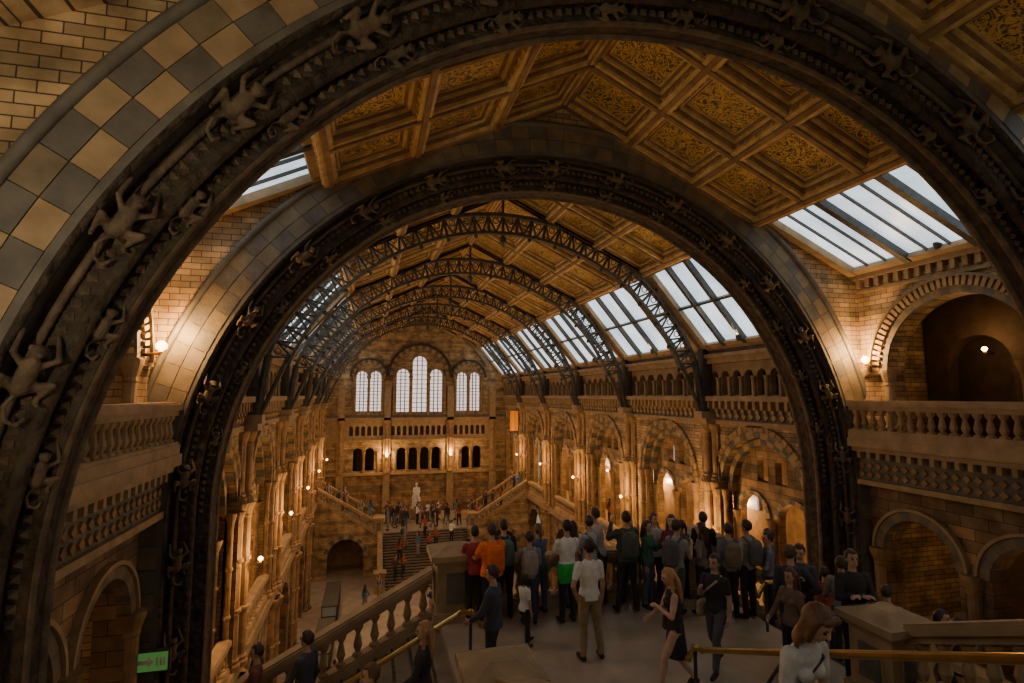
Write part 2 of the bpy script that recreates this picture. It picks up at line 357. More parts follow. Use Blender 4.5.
    if bag:
        g.loft([(sw+.06,.0,.80,.05,.12),(sw+.06,0,.84,.06,.15),(sw+.06,0,1.0,.05,.13),(sw+.06,0,1.03,.02,.1)],'bag')
        pp=[Vector((sw+.05,0,1.03)),U((.12,.11,1.2)),U((-.06,.10,1.38)),U((-.1,-.02,1.46))]
        for i in range(3): g.cap(pp[i],pp[i+1],.014,.014,'bag')
        pp=[U((-.1,-.02,1.46)),U((-.03,-.12,1.36)),Vector((sw+.03,-.08,1.03))]
        for i in range(2): g.cap(pp[i],pp[i+1],.014,.014,'bag')
    D={'skin':skin,'top':top,'bot':bot,'hair':hair,'shoe':shoe,'eye':(.02,.015,.012),'lip':(.35,.12,.1),'pack':pack or (0,0,0),'tied':tied or (0,0,0),'bag':bag or (0,0,0)}
    if allc: D={k:allc for k in D}
    mats={k:cmat(v,.55 if k in('skin','hair') else .8) for k,v in D.items()}
    return g.build('museum_visitor',vox,mats,2 if vox<.02 else 1)

# ---------- big arches
def roofz(x): return 20.5-.476*abs(x)
def monkey():
    g=Fig()
    g.cap((0,0,.2),(0,.06,.5),.13,.11,'s');g.ell((0,.12,.68),(.09,.1,.1),'s');g.cap((0,.2,.66),(0,.24,.64),.045,.035,'s')
    for s in(-1,1):
        g.ell((s*.09,.1,.72),(.03,.02,.04),'s')
        g.cap((s*.1,.05,.5),(s*.24,.12,.62),.05,.04,'s');g.cap((s*.24,.12,.62),(s*.2,-.02,.85),.04,.035,'s');g.cap((s*.2,-.02,.85),(s*.19,-.06,.92),.035,.025,'s')
        g.cap((s*.1,0,.2),(s*.27,.14,.3),.07,.05,'s');g.cap((s*.27,.14,.3),(s*.2,-.02,.04),.05,.035,'s');g.cap((s*.2,-.02,.04),(s*.22,.08,0),.035,.03,'s')
    p=[(0,-.02,.12),(.08,0,-.08),(.02,.02,-.25),(-.12,.02,-.3),(-.16,.02,-.2)]
    for a,b in zip(p[:-1],p[1:]): g.cap(a,b,.035,.03,'s')
    return g.build('carved_monkey',.025,{'s':M['sculpt']},1)
MON=monkey()
def big_arch(yf,yb,z0,name,ZS=9.2,R0=8.7,vk=('tan','gray'),msc=1.0):
    def path(n=80):
        p=[(1,0,z0-ZS)]
        for i in range(n+1):
            t=math.pi*i/n;p.append((math.cos(t),math.sin(t),0))
        p.append((-1,0,z0-ZS));return p
    def sweep(mb,prof,k):
        pt=path();n=len(prof);vs=[]
        for dx,dz,o in pt:
            for r,y in prof: vs.append((r*dx,y,ZS+r*dz+o))
        fs=[(j*n+i,j*n+(i+1)%n,(j+1)*n+(i+1)%n,(j+1)*n+i) for j in range(len(pt)-1) for i in range(n)]
        mb.add(vs,fs,k)
    circ=lambda r,y,q,n=8:[(r+q*math.cos(2*math.pi*i/n),y+q*math.sin(2*math.pi*i/n)) for i in range(n)]
    root=empty(name);e=R0-8.7
    mb=MB()
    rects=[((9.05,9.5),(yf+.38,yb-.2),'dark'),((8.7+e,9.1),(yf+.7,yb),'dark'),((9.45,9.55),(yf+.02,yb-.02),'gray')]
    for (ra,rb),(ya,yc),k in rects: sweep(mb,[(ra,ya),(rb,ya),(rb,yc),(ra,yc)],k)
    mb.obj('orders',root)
    mb=MB()
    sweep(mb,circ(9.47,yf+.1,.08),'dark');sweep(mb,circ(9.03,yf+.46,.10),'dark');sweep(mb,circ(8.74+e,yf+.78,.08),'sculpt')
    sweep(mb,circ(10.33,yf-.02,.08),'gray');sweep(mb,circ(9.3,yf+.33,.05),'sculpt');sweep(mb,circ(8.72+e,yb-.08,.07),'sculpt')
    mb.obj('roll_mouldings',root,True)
    mb=MB()
    for i in range(170):
        t=math.pi*(i+.5)/170
        for r,y in((9.18,yf+.37),(8.9+e/2,yf+.69)):
            x=r*math.cos(t);z=ZS+r*math.sin(t);q=.055
            mb.add([(x-q,y,z-q),(x+q,y,z-q),(x+q,y,z+q),(x-q,y,z+q),(x,y-.08,z)],[(0,1,4),(1,2,4),(2,3,4),(3,0,4)],'sculpt')
    mb.obj('nailhead_studs',root)
    mb=MB();rnd=random.Random(3)
    mpf=lambda a,z,d:(a,yf+d,z)
    nv=62
    for row,(ra,rb) in enumerate(((9.55,9.90),(9.915,10.27))):
        for i in range(nv):
            t0=math.pi*(i+.01)/nv;t1=math.pi*(i+1-.01)/nv
            k=vk[0] if (i+row)%2==0 else vk[1]
            if rnd.random()<.25:k='gray2'
            ring(mb,mpf,0,ZS,ra,rb,0,.12,[k],1,t0,t1)
        for s in(-1,1):
            h=.5;z=ZS-h;j=0
            while z>z0-h:
                k='gray2' if (j+row)%2 else 'gray'
                mb.box(min(s*ra,s*rb),max(s*ra,s*rb),yf,yf+.12,z+.012,z+h-.012,k);z-=h;j+=1
    mb.obj('voussoirs',root)
    mb=MB();xs=[9.55*math.cos(math.pi*i/72) for i in range(73)]
    for a,b in zip(xs[:-1],xs[1:]):
        za=ZS+math.sqrt(max(0,9.55**2-a*a));zb=ZS+math.sqrt(max(0,9.55**2-b*b))
        mb.hexa([(a,yf+.05,za),(b,yf+.05,zb),(b,yb,zb),(a,yb,za),(a,yf+.05,roofz(a)+.6),(b,yf+.05,roofz(b)+.6),(b,yb,roofz(b)+.6),(a,yb,roofz(a)+.6)],'brick')
    for s in(-1,1):
        mb.hexa([(s*9.55,yf+.05,z0),(s*14,yf+.05,z0),(s*14,yb,z0),(s*9.55,yb,z0),(s*9.55,yf+.05,roofz(9.55)+.6),(s*14,yf+.05,roofz(14)+1.5),(s*14,yb,roofz(14)+1.5),(s*9.55,yb,roofz(9.55)+.6)],'brick')
    mb.obj('spandrel_wall',root)
    def mk(r,y,t,zz,sc,flip):
        o=bpy.data.objects.new('carved_monkey',MON);bpy.context.collection.objects.link(o)
        x=r*math.cos(t);z=ZS+r*math.sin(t)+zz
        inn=Vector((-math.cos(t),0,-math.sin(t)));tan=Vector((-math.sin(t),0,math.cos(t)))
        if t>math.pi/2: tan=-tan
        yv=(Vector((0,-1,0))*.75+inn*.65).normalized();xv=yv.cross(tan).normalized();yv=tan.cross(xv)
        mt=Matrix((( xv.x,yv.x,tan.x),(xv.y,yv.y,tan.y),(xv.z,yv.z,tan.z))).to_4x4()
        o.matrix_world=Matrix.Translation((x*S,y*S,z*S))@mt@Matrix.Scale(sc*S*msc,4);o.parent=root
    for i in range(15):
        t=math.radians(4+i*172/14)
        mk(9.2,yf+.2,t,0,.85,0)
        t=math.radians(10+i*160/14);mk(8.82+e,yf+.6,t,0,.6,0)
    for s in(0,1):
        for j in range(4): mk(9.2,yf+.2,math.pi*s,-1.2-j*1.9,.85,0)
big_arch(6.9,8.1,GZ,'stone_arch',9.35,8.8)
big_arch(13.9,15.3,GZ,'stone_arch',vk=('gray2','gray'),msc=.9)

# ---------- ceiling
def sp(sgn,s,y,d,z0=20.5,sl=.476):
    c=math.sqrt(1+sl*sl)
    return (sgn*(s-d*sl/c),y,z0-sl*s-d/c)
def sbox(mb,sgn,s0,s1,y0,y1,d0,d1,k,f=sp):
    mb.hexa([f(sgn,s0,y0,d0),f(sgn,s1,y0,d0),f(sgn,s1,y1,d0),f(sgn,s0,y1,d0),f(sgn,s0,y0,d1),f(sgn,s1,y0,d1),f(sgn,s1,y1,d1),f(sgn,s0,y1,d1)],k)
def coffers(mb,y0,y1,nc):
    for sgn in(-1,1):
        sbox(mb,sgn,0,6.3,y0,y1,-.3,0,'panel')
        rows=[0,2.1,4.2,6.3];cols=[y0+(y1-y0)*i/nc for i in range(nc+1)]
        for r in rows:
            a,b=(r-.16,r+.16)
            if r==0:a=0
            sbox(mb,sgn,a,b,y0,y1,0,.34,'gold');sbox(mb,sgn,max(0,a+.1),b-.1,y0,y1,.34,.40,'shaft')
        for c in cols: sbox(mb,sgn,0,6.3,c-.16,c+.16,0,.31,'gold');sbox(mb,sgn,0,6.3,c-.06,c+.06,.31,.37,'shaft')
        for i in range(3):
            for j in range(nc):
                a0,a1=rows[i]+.16,rows[i+1]-.16;b0,b1=cols[j]+.16,cols[j+1]-.16
                for w,d,k in((.07,.22,'shaft'),(.14,.14,'gold'),(.2,.07,'shaft'),(.24,.03,'gold')):
                    sbox(mb,sgn,a0,a0+w,b0,b1,0,d,k);sbox(mb,sgn,a1-w,a1,b0,b1,0,d,k)
                    sbox(mb,sgn,a0,a1,b0,b0+w,0,d,k);sbox(mb,sgn,a0,a1,b1-w,b1,0,d,k)
        for r in rows:
            nn=int((y1-y0)/.3)
            for q in range(nn):
                y=y0+(y1-y0)*(q+.5)/nn;sbox(mb,sgn,max(0,r-.19),r+.19,y-.04,y+.04,.22,.30,'gold')
mb=MB()
HB=[15.3,21.2,28.8,36.3,43.9,51.4,59.0]
coffers(mb,-2,6.9,4);coffers(mb,8.1,13.9,3)
for i in range(6): coffers(mb,HB[i],HB[i+1],3)
mb.obj('ceiling')
# ---------- skylights
wn=1
def hsp(sgn,s,y,d):
    x0,z0=6.3,17.5;x1,z1=9.2,14.0;L=math.hypot(x1-x0,z1-z0);ux,uz=(x1-x0)/L,(z1-z0)/L;nx,nz=uz,-ux
    if nz>0:nx,nz=-nx,-nz
    return (sgn*(x0+ux*s+nx*d),y,z0+uz*s+nz*d)
def skylight(f,s0,s1,y0,y1,nc,nr,sgn):
    global wn
    r=empty('window_%d'%wn);wn+=1
    g=MB();sbox(g,sgn,s0,s1,y0,y1,-.08,-.05,'pane',f);g.obj('glass',r)
    g=MB()
    for i in range(nc+1):
        y=y0+(y1-y0)*i/nc;w=.14 if i in(0,nc) else .09
        sbox(g,sgn,s0,s1,y-w,y+w,-.1,.16,'iron' if i not in(0,nc) else 'tan2',f)
        if i<nc and f is sp:
            for q in(1/3,2/3):
                yy=y+(y1-y0)/nc*q;sbox(g,sgn,s0,s1,yy-.02,yy+.02,-.1,.03,'iron',f)
    for j in range(nr+1):
        s=s0+(s1-s0)*j/nr;w=.16 if j in(0,nr) else .05
        sbox(g,sgn,s-w,s+w,y0,y1,-.1,.12,'tan2' if j in (0,nr) else 'iron',f)
    g.obj('glazing_bars',r)
for sgn in(-1,1):
    skylight(sp,6.5,9.7,-2,6.9 if sgn>0 else 4.0,4,1,sgn);skylight(sp,6.5,9.7,8.2,13.8,3,1,sgn)
    for i in range(6): skylight(hsp,.25,4.4,HB[i]+.3,HB[i+1]-.3,4,2,sgn)
mb=MB();sbox(mb,-1,6.3,11,4.0,6.95,-.1,.05,'brick');mb.obj('wall_parapet',None)
# ---------- side walls of front bays
def balusters(mb,p0,p1,n,h=.62,r=.075,k='tan2'):
    for i in range(n):
        t=(i+.5)/n;x=p0[0]+(p1[0]-p0[0])*t;y=p0[1]+(p1[1]-p0[1])*t;z=p0[2]+(p1[2]-p0[2])*t
        mb.lathe(x,y,z,[(r*1.3,0),(r*1.3,.06),(r*.6,.1),(r*1.15,h*.35),(r*.55,h*.75),(r*1.2,h*.9),(r*1.3,h)],k,8)
def balustrade(name,p0,p1,h=1.1,k='tan2',parent=None,sp_=.34):
    L=math.hypot(p1[0]-p0[0],p1[1]-p0[1]);n=max(2,int(L/sp_))
    ux,uy=(p1[0]-p0[0])/L,(p1[1]-p0[1])/L;nx,ny=-uy,ux
    mb=MB()
    def beam(w,z0,z1,kk):
        q=[]
        for zz in(z0,z1):
            for (p,s) in((p0,-1),(p1,-1),(p1,1),(p0,1)): q.append((p[0]+nx*w*s,p[1]+ny*w*s,p[2]+zz))
        mb.hexa(q,kk)
    beam(.2,0,.2,k);beam(.16,.2,.26,k);beam(.14,h-.26,h-.14,k);beam(.22,h-.14,h,k);beam(.17,h,h+.04,k)
    balusters(mb,(p0[0],p0[1],p0[2]+.24),(p1[0],p1[1],p1[2]+.24),n,h-.5,.085,k)
    return mb.obj(name,parent)
def pedestal(mb,x,y,z,h=1.45,w=.36,k='tan'):
    mb.box(x-w-.08,x+w+.08,y-w-.08,y+w+.08,z,z+.22,k)
    mb.box(x-w,x+w,y-w,y+w,z+.22,z+h-.2,k)
    for s in(-1,1):
        for q,d in((.62,.02),(.5,.035)):
            kk='gray' if q<.6 else 'tan2'
            mb.box(x-w*q,x+w*q,y+s*w-d,y+s*w+d,z+.4-(q-.5)*.2,z+h-.4+(q-.5)*.2,kk);mb.box(x+s*w-d,x+s*w+d,y-w*q,y+w*q,z+.4-(q-.5)*.2,z+h-.4+(q-.5)*.2,kk)
    mb.box(x-w-.06,x+w+.06,y-w-.06,y+w+.06,z+h-.2,z+h-.12,k)
    mb.box(x-w-.14,x+w+.14,y-w-.14,y+w+.14,z+h-.12,z+h,k)
    a=w+.1;c=.18
    mb.hexa([(x-a,y-a,z+h),(x+a,y-a,z+h),(x+a,y+a,z+h),(x-a,y+a,z+h),(x-c,y-c,z+h+.14),(x+c,y-c,z+h+.14),(x+c,y+c,z+h+.14),(x-c,y+c,z+h+.14)],k)
roots={1:empty('wall_right'),-1:empty('wall_left')}
def shaft(mb,x,y,z0,z1,r,k='shaft'):
    h=z1-z0
    pr=[(r*1.6,0),(r*1.6,.15),(r*1.2,.22),(r*1.35,.3),(r,.38)]
    if h>4:
        for q in(.35,.65): pr+=[(r,h*q-.08),(r*1.35,h*q-.04),(r*1.35,h*q+.04),(r,h*q+.08)]
    pr+=[(r,h-.5),(r*1.15,h-.45),(r*1.1,h-.38),(r*1.7,h-.1),(r*1.8,h)]
    mb.lathe(x,y,z0,pr,k,12)
def front_bay(sgn,y0,y1):
    W=9.9;mp=lambda a,z,d:(sgn*(W+d),a,z);c=(y0+y1)/2;root=roots[sgn]
    mb=MB();bx=lambda xa,xb,ya,yb,za,zb,k: mb.box(*sorted((sgn*xa,sgn*xb)),ya,yb,za,zb,k)
    arcwall(mb,mp,y0,y1,10.7,16.4,[(c,2.0,12.7,10.7)],.6,'brick',20)
    ring(mb,mp,c,12.7,2.0,2.2,-.06,.3,['gray2','gray'],24)
    ring(mb,mp,c,12.7,2.2,2.45,-.14,.1,['tan2'],44,gap=.2)
    ring(mb,mp,c,12.7,2.45,2.52,-.2,.1,['gray2'],24)
    bx(W-.22,W+.1,y0,y1,15.62,15.85,'tan2')
    n=int((y1-y0)/.32)
    for i in range(n):
        y=y0+(y1-y0)*(i+.5)/n;bx(W-.15,W+.05,y-.07,y+.07,15.35,15.62,'tan2')
    bx(W-.07,W+.05,y0,y1,15.2,15.3,'tan2')
    for s in(-1,1):
        shaft(mb,sgn*(W+.05),c+s*2.05,10.75,12.75,.13,'tan2')
        bx(W-.12,W+.4,c+s*2.35-.4,c+s*2.35+.4,12.62,12.78,'tan')
    mp2=lambda a,z,d:(sgn*(W+2.6+d),a,z)
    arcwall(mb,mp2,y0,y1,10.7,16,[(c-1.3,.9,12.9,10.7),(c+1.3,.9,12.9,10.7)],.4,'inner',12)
    shaft(mb,sgn*(W+2.5),c,10.7,12.95,.14);shaft(mb,sgn*(W+2.5),c-2.3,10.7,12.95,.14)
    bx(W-.75,13.6,y0,y1,10.45,10.7,'tan2');bx(W-.6,W+.3,y0,y1,10.3,10.45,'tan2');bx(W-.35,W+.3,y0,y1,9.45,10.3,'gray')
    for i in range(n):
        y=y0+(y1-y0)*(i+.5)/n;bx(W-.52,W-.3,y-.06,y+.06,10.1,10.3,'tan2')
    n2=int((y1-y0)/.27)
    for i in range(n2):
        y=y0+(y1-y0)*(i+.5)/n2
        for zz in(9.62,9.88):
            e=.1
            mb.hexa([(sgn*(W-.4),y,zz-e),(sgn*(W-.4),y+e,zz),(sgn*(W-.3),y+e,zz),(sgn*(W-.3),y,zz-e),(sgn*(W-.4),y-e,zz),(sgn*(W-.4),y,zz+e),(sgn*(W-.3),y,zz+e),(sgn*(W-.3),y-e,zz)],'shaft')
    bx(W-.45,W+.3,y0,y1,9.3,9.45,'tan2')
    w4=(y1-y0)/4
    arcwall(mb,mp,y0,y1,FB,9.3,[(c-w4,1.05,7.4,FB),(c+w4,1.05,7.4,FB)],.6,'brickd',14)
    for s in(-1,1):
        ring(mb,mp,c+s*w4,7.4,1.05,1.3,-.08,.2,['gray2','gray'],13)
        ring(mb,mp,c+s*w4,7.4,1.3,1.38,-.14,.1,['tan2'],20)
    for y in(c,y0+.25,y1-.25): shaft(mb,sgn*(W-.05),y,FB,7.45,.16)
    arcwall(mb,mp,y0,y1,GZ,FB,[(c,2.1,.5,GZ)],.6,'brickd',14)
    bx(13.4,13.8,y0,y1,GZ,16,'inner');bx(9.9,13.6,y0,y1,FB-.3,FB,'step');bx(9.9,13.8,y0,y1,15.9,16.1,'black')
    mb.obj('front_bay',root)
    balustrade('gallery_balustrade',(sgn*(W-.5),y0,10.7),(sgn*(W-.5),y1,10.7),1.1,'tan2',root,.28)
for sgn in(-1,1):
    front_bay(sgn,-2,6.9);front_bay(sgn,8.1,13.9)
# ---------- hall side walls
def hall_bay(mb,sgn,y0,y1,last):
    W=9.4;mp=lambda a,z,d:(sgn*(W+d),a,z);c=(y0+y1)/2
    bx=lambda xa,xb,ya,yb,za,zb,k: mb.box(*sorted((sgn*xa,sgn*xb)),ya,yb,za,zb,k)
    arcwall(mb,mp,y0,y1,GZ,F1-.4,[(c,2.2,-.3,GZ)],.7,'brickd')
    ring(mb,mp,c,-.3,2.2,2.55,-.08,.2,['tan','gray'],17)
    bx(W-.2,W+4.2,y0,y1,F1-.4,F1,'tan2')
    arcwall(mb,mp,y0,y1,F1,10.9,[(c,2.35,8.0,F1)],.5,'brick',18)
    ring(mb,mp,c,8.0,2.35,2.6,-.05,.3,['tan','gray'],19)
    ring(mb,mp,c,8.0,2.6,2.82,-.12,.2,['tan2','shaft'],27,gap=.06)
    ring(mb,mp,c,8.0,2.05,2.3,.25,.55,['tan2','gray'],19)
    ops=[(c-1.1,.82,7.2,F1),(c+1.1,.82,7.2,F1),(c-.5,.3,9.3,8.6),(c+.5,.3,9.3,8.6)]
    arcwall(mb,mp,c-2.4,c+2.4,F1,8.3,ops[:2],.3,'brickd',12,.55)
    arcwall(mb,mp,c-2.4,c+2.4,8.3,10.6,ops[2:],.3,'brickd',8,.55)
    for s in(-1,1): ring(mb,mp,c+s*1.1,7.2,.82,1.0,.48,.6,['tan','gray'],11)
    for y in(c-2.05,c,c+2.05): shaft(mb,sgn*(W+.5),y,F1,7.25,.13)
    for s in(-1,1):
        shaft(mb,sgn*(W-.02),c+s*2.55,F1,8.05,.15);shaft(mb,sgn*(W+.1),c+s*2.25,F1,8.05,.1)
    balustrade('gallery_balustrade',(sgn*(W+.1),c-2.2,F1),(sgn*(W+.1),c+2.2,F1),1.1,'tan2',roots[sgn],.4)
    bx(W-.12,W+.3,y0,y1,10.75,10.95,'tan2');bx(W-.05,W+.3,y0,y1,10.95,11.75,'gray')
    n=int((y1-y0)/.4)
    for i in range(n):
        y=y0+(y1-y0)*(i+.5)/n
        e=.13;zz=11.15
        bx(W-.3,W,y-.08,y+.08,11.42,11.75,'tan2');bx(W-.17,W,y-.08,y+.08,11.28,11.42,'tan2')
        mb.hexa([(sgn*(W-.12),y,zz-e),(sgn*(W-.12),y+e,zz),(sgn*W,y+e,zz),(sgn*W,y,zz-e),(sgn*(W-.12),y-e,zz),(sgn*(W-.12),y,zz+e),(sgn*W,y,zz+e),(sgn*W,y-e,zz)],'tan')
    bx(W-.4,W+.6,y0,y1,11.75,11.95,'tan2')
    n=8;w=(y1-y0)/n
    arcwall(mb,mp,y0,y1,11.95,13.35,[(y0+w*(i+.5),w*.36,12.75,12.0) for i in range(n)],.25,'tan2',8)
    for i in range(n+1): mb.lathe(sgn*(W-.1),y0+w*i,11.95,[(.1,0),(.07,.1),(.07,.65),(.12,.8)],'tan',8)
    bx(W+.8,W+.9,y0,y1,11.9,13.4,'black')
    bx(W-.25,W+.9,y0,y1,13.35,13.6,'tan2');bx(W-.4,W+.3,y0,y1,13.6,13.75,'tan');bx(W-.15,W+.4,y0,y1,13.75,14.05,'gray')
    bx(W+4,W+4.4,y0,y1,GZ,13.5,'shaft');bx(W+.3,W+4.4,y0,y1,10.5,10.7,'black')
    for s in(-1,1): bx(W+3.9,W+4.0,c+s*1.1-.5,c+s*1.1+.5,6.4,9.6,'pane3')
    if not last:
        for dx,dy in((-.22,0),(-.05,-.33),(-.05,.33)):
            shaft(mb,sgn*(W+dx),y1+dy,GZ,F1-.4,.2);shaft(mb,sgn*(W+dx),y1+dy,F1,8.3,.17);shaft(mb,sgn*(W+dx),y1+dy,8.3,10.75,.15)
        bx(W-.12,W+.3,y1-.6,y1+.6,GZ,10.75,'brickd')
        bx(W-.55,W,y1-.45,y1+.45,10.75,11.0,'tan2');bx(W-.65,W,y1-.3,y1+.3,11.0,11.3,'tan')
        bx(W-.45,W,y1-.2,y1+.2,11.3,14,'iron')
for sgn in(-1,1):
    mb=MB()
    for i in range(6): hall_bay(mb,sgn,HB[i],HB[i+1],i==5)
    mb.obj('hall_arcades',roots[sgn])
# ---------- trusses
def truss(y):
    mb=MB();z0,R=10.0,9.4;a0=math.asin(3.4/R)
    def pt(r,t):return (r*math.cos(t),z0+r*math.sin(t))
    n=36
    for (ra,rb,w) in((R-.14,R,.15),(R-.88,R-.77,.13)):
        for i in range(n):
            t0=a0+(math.pi-2*a0)*i/n;t1=a0+(math.pi-2*a0)*(i+1)/n
            q=[]
            for yy in(y-w,y+w):
                for r,t in((ra,t0),(rb,t0),(rb,t1),(ra,t1)):
                    x,z=pt(r,t);q.append((x,yy,z))
            mb.hexa(q,'iron')
    for i in range(n):
        t0=a0+(math.pi-2*a0)*i/n;t1=a0+(math.pi-2*a0)*(i+1)/n;tm=(t0+t1)/2
        for ta,tb in((t0,tm),(t1,tm)):
            x,z=pt(R-.1,ta);x2,z2=pt(R-.8,tb);mb.tube((x,y,z),(x2,y,z2),.042,.042,'iron',6)
        x,z=pt(R-.1,t0);x2,z2=pt(R-.8,t0);mb.tube((x,y,z),(x2,y,z2),.06,.06,'iron',6)
        xc,zc=pt(R-.3,tm);pr=None
        for q in range(9):
            a=2*math.pi*q/8;p=(xc+.12*math.cos(a),y,zc+.12*math.sin(a))
            if pr: mb.tube(pr,p,.025,.025,'iron',4)
            pr=p
        if i%2==0:
            x,z=pt(R-.96,t0);mb.lathe(x,y,z-.08,[(.02,0),(.08,.05),(.08,.12),(.02,.18)],'iron',6)
    mb.tube((0,y,18.3),(0,y,20.3),.06,.06,'iron');mb.lathe(0,y,18.2,[(.02,-.2),(.14,0),(.14,.15),(.05,.3)],'iron')
    for s in(-1,1):
        x,z=pt(R-.1,a0)
        mb.tube((s*x,y,z+.1),(s*9.0,y,11.2),.15,.15,'iron');mb.tube((s*pt(R-.8,a0)[0],y,z),(s*8.9,y,11.2),.09,.09,'iron')
        for a in (0.75,1.15):
            xx,zz=pt(R,a);mb.tube((s*xx,y,zz),(s*(xx+.1),y,zz+.5),.06,.06,'iron')
    mb.obj('iron_roof_truss')
for y in HB[1:6]: truss(y)
# ---------- far wall
root=empty('wall_far');Y=59.0
mp=lambda a,z,d:(a,Y+d,z)
mb=MB()
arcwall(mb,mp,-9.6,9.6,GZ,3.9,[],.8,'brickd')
arcwall(mb,mp,-9.6,9.6,3.9,7.2,[(x,.46,6.1,4.2) for x in(-6.2,-5.0,-1.8,-.6,.6,1.8,5.0,6.2)],.6,'brick',8)
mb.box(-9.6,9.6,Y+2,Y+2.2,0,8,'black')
mb.box(-9.6,9.6,Y-.25,Y+.3,3.8,4.05,'tan2');mb.box(-9.6,9.6,Y-.2,Y+.3,7.2,7.4,'tan2')
arcwall(mb,mp,-9.6,9.6,7.4,9.4,[(-6.9+.6*i,.2,8.6,7.8) for i in range(24)],.2,'tan2',6)
mb.box(-9.6,9.6,Y+.2,Y+.3,7.4,9.4,'dark')
mb.box(-9.6,9.6,Y-.3,Y+.3,9.4,9.65,'tan2');mb.box(-9.6,9.6,Y-.15,Y+.3,9.65,9.95,'gray')
wins=[(-5.95,.56,13.9,10.3),(-4.55,.56,13.9,10.3),(-1.75,.66,14.1,10.2),(0,.75,15.4,10.2),(1.75,.66,14.1,10.2),(4.55,.56,13.9,10.3),(5.95,.56,13.9,10.3)]
arcwall(mb,mp,-9.6,9.6,9.95,16.8,wins,.6,'brick',12)
mb.hexa([(-9.6,Y,16.8),(9.6,Y,16.8),(9.6,Y+.6,16.8),(-9.6,Y+.6,16.8),(-8,Y,17.2),(8,Y,17.2),(8,Y+.6,17.2),(-8,Y+.6,17.2)],'brick')
mb.hexa([(-8,Y,17.2),(8,Y,17.2),(8,Y+.6,17.2),(-8,Y+.6,17.2),(-.2,Y,20.9),(.2,Y,20.9),(.2,Y+.6,20.9),(-.2,Y+.6,20.9)],'brick')
ring(mb,mp,0,14.1,2.75,3.15,-.25,.2,['tan','gray'],25);ring(mb,mp,0,14.1,3.15,3.4,-.45,.1,['dark'],25)
ring(mb,mp,0,11.2,8.2,8.7,-.3,.1,['gray2'],40,.5,math.pi-.5)
for s in(-5.25,5.25): ring(mb,mp,s,13.9,1.45,1.75,-.25,.2,['tan','gray'],17);ring(mb,mp,s,13.9,1.75,1.95,-.45,.1,['dark'],17)
for (c,r,zs,zb) in wins: ring(mb,mp,c,zs,r,r+.14,-.1,.1,['tan'],11)
for x in(-6.7,-5.25,-3.8,-2.65,-.95,.95,2.65,3.8,5.25,6.7): shaft(mb,x,Y-.15,9.95,14.0,.14,'shaft')
for x in(-7.9,-3.3,3.3,7.9):
    mb.box(x-.35,x+.35,Y-.3,Y+.2,0,13,'tan2');shaft(mb,x,Y-.35,4.0,9.4,.22)
for x in(-5.6,-4.2,-2.4,-1.2,0,1.2,2.4,4.2,5.6): shaft(mb,x,Y-.05,4.1,6.2,.12)
mb.obj('masonry',root)
for (c,r,zs,zb) in wins:
    r_=empty('window_%d'%wn);wn+=1
    g=MB();g.box(c-r,c+r,Y+.4,Y+.45,zb,zs+r,'pane2');g.obj('glass',r_)
    g=MB()
    for i in range(1,3): x=c-r+2*r*i/3;g.box(x-.045,x+.045,Y+.3,Y+.42,zb,zs+r,'dark')
    n=12
    for i in range(n): z=zb+(zs+r-zb)*i/n;g.box(c-r,c+r,Y+.32,Y+.42,z-.03,z+.03,'dark')
    g.obj('leading',r_)
# ---------- ground floor
mb=MB();mb.box(-14,14,-3,Y+3,GZ-.3,GZ,'floor');mb.obj('floor')
# ---------- far staircase
mb=MB();n=20;LZ=-.1
for i in range(n):
    mb.box(-3.9,3.9,46.2+.235*i,51,GZ+.17*i,GZ+.17*(i+1),'step');mb.box(-3.8,3.8,46.19+.235*i,46.2+.235*i,GZ+.17*i,GZ+.17*i+.09,'dark')
mb.box(-9.4,9.4,54,Y,GZ,LZ,'tan2');mb.box(-4.3,4.3,50.9,54.1,GZ,LZ,'floor')
for s in(-1,1):
    m2=18;mp=lambda a,z,d:(s*a,49.9+d,z)
    for i in range(m2):
        xa=4.2+.285*i
        mb.box(*sorted((s*xa,s*9.4)),50.2,54,LZ+.167*i-.2,LZ+.167*(i+1),'step')
    arcwall(mb,mp,4.1,9.4,GZ,LZ,[(6.8,1.5,-1.7,GZ)],.5,'brick',14)
    ring(mb,mp,6.8,-1.7,1.5,1.85,-.1,.2,['tan','gray'],13)
    mb.hexa([(s*4.1,49.9,LZ),(s*9.4,49.9,LZ),(s*9.4,50.3,LZ),(s*4.1,50.3,LZ),(s*4.1,49.9,LZ+.1),(s*9.4,49.9,3.1),(s*9.4,50.3,3.1),(s*4.1,50.3,LZ+.1)],'brick')
    mb.hexa([(s*3.8,46.2,GZ),(s*4.2,46.2,GZ),(s*4.2,51,GZ),(s*3.8,51,GZ),(s*3.8,46.2,GZ+.2),(s*4.2,46.2,GZ+.2),(s*4.2,51,LZ+.1),(s*3.8,51,LZ+.1)],'tan2')
far=empty('grand_staircase');mb.obj('stonework',far)
for s in(-1,1):
    balustrade('flight_balustrade',(s*4.4,50.05,LZ+.2),(s*9.2,50.05,3.0),1.1,'tan2',far)
    balustrade('flight_balustrade',(s*4.0,46.4,GZ+.2),(s*4.0,50.8,LZ),1.1,'tan2',far)
    balustrade('flight_balustrade',(s*4.4,54,LZ+.2),(s*9.2,54,3.0),1.1,'tan2',far)
mb=MB()
for s in(-1,1):
    pedestal(mb,s*4.0,46,GZ,1.6);pedestal(mb,s*4.1,50.2,LZ,1.5)
mb.obj('newel_pedestals',far)
me=person((.8,.8,.8),(.8,.8,.8),arms=('lap','lap'),legs=('sit','sit'),sleeve='long',bulk=.03,allc=(.75,.73,.7),vox=.03)
r_=empty('seated_marble_statue')
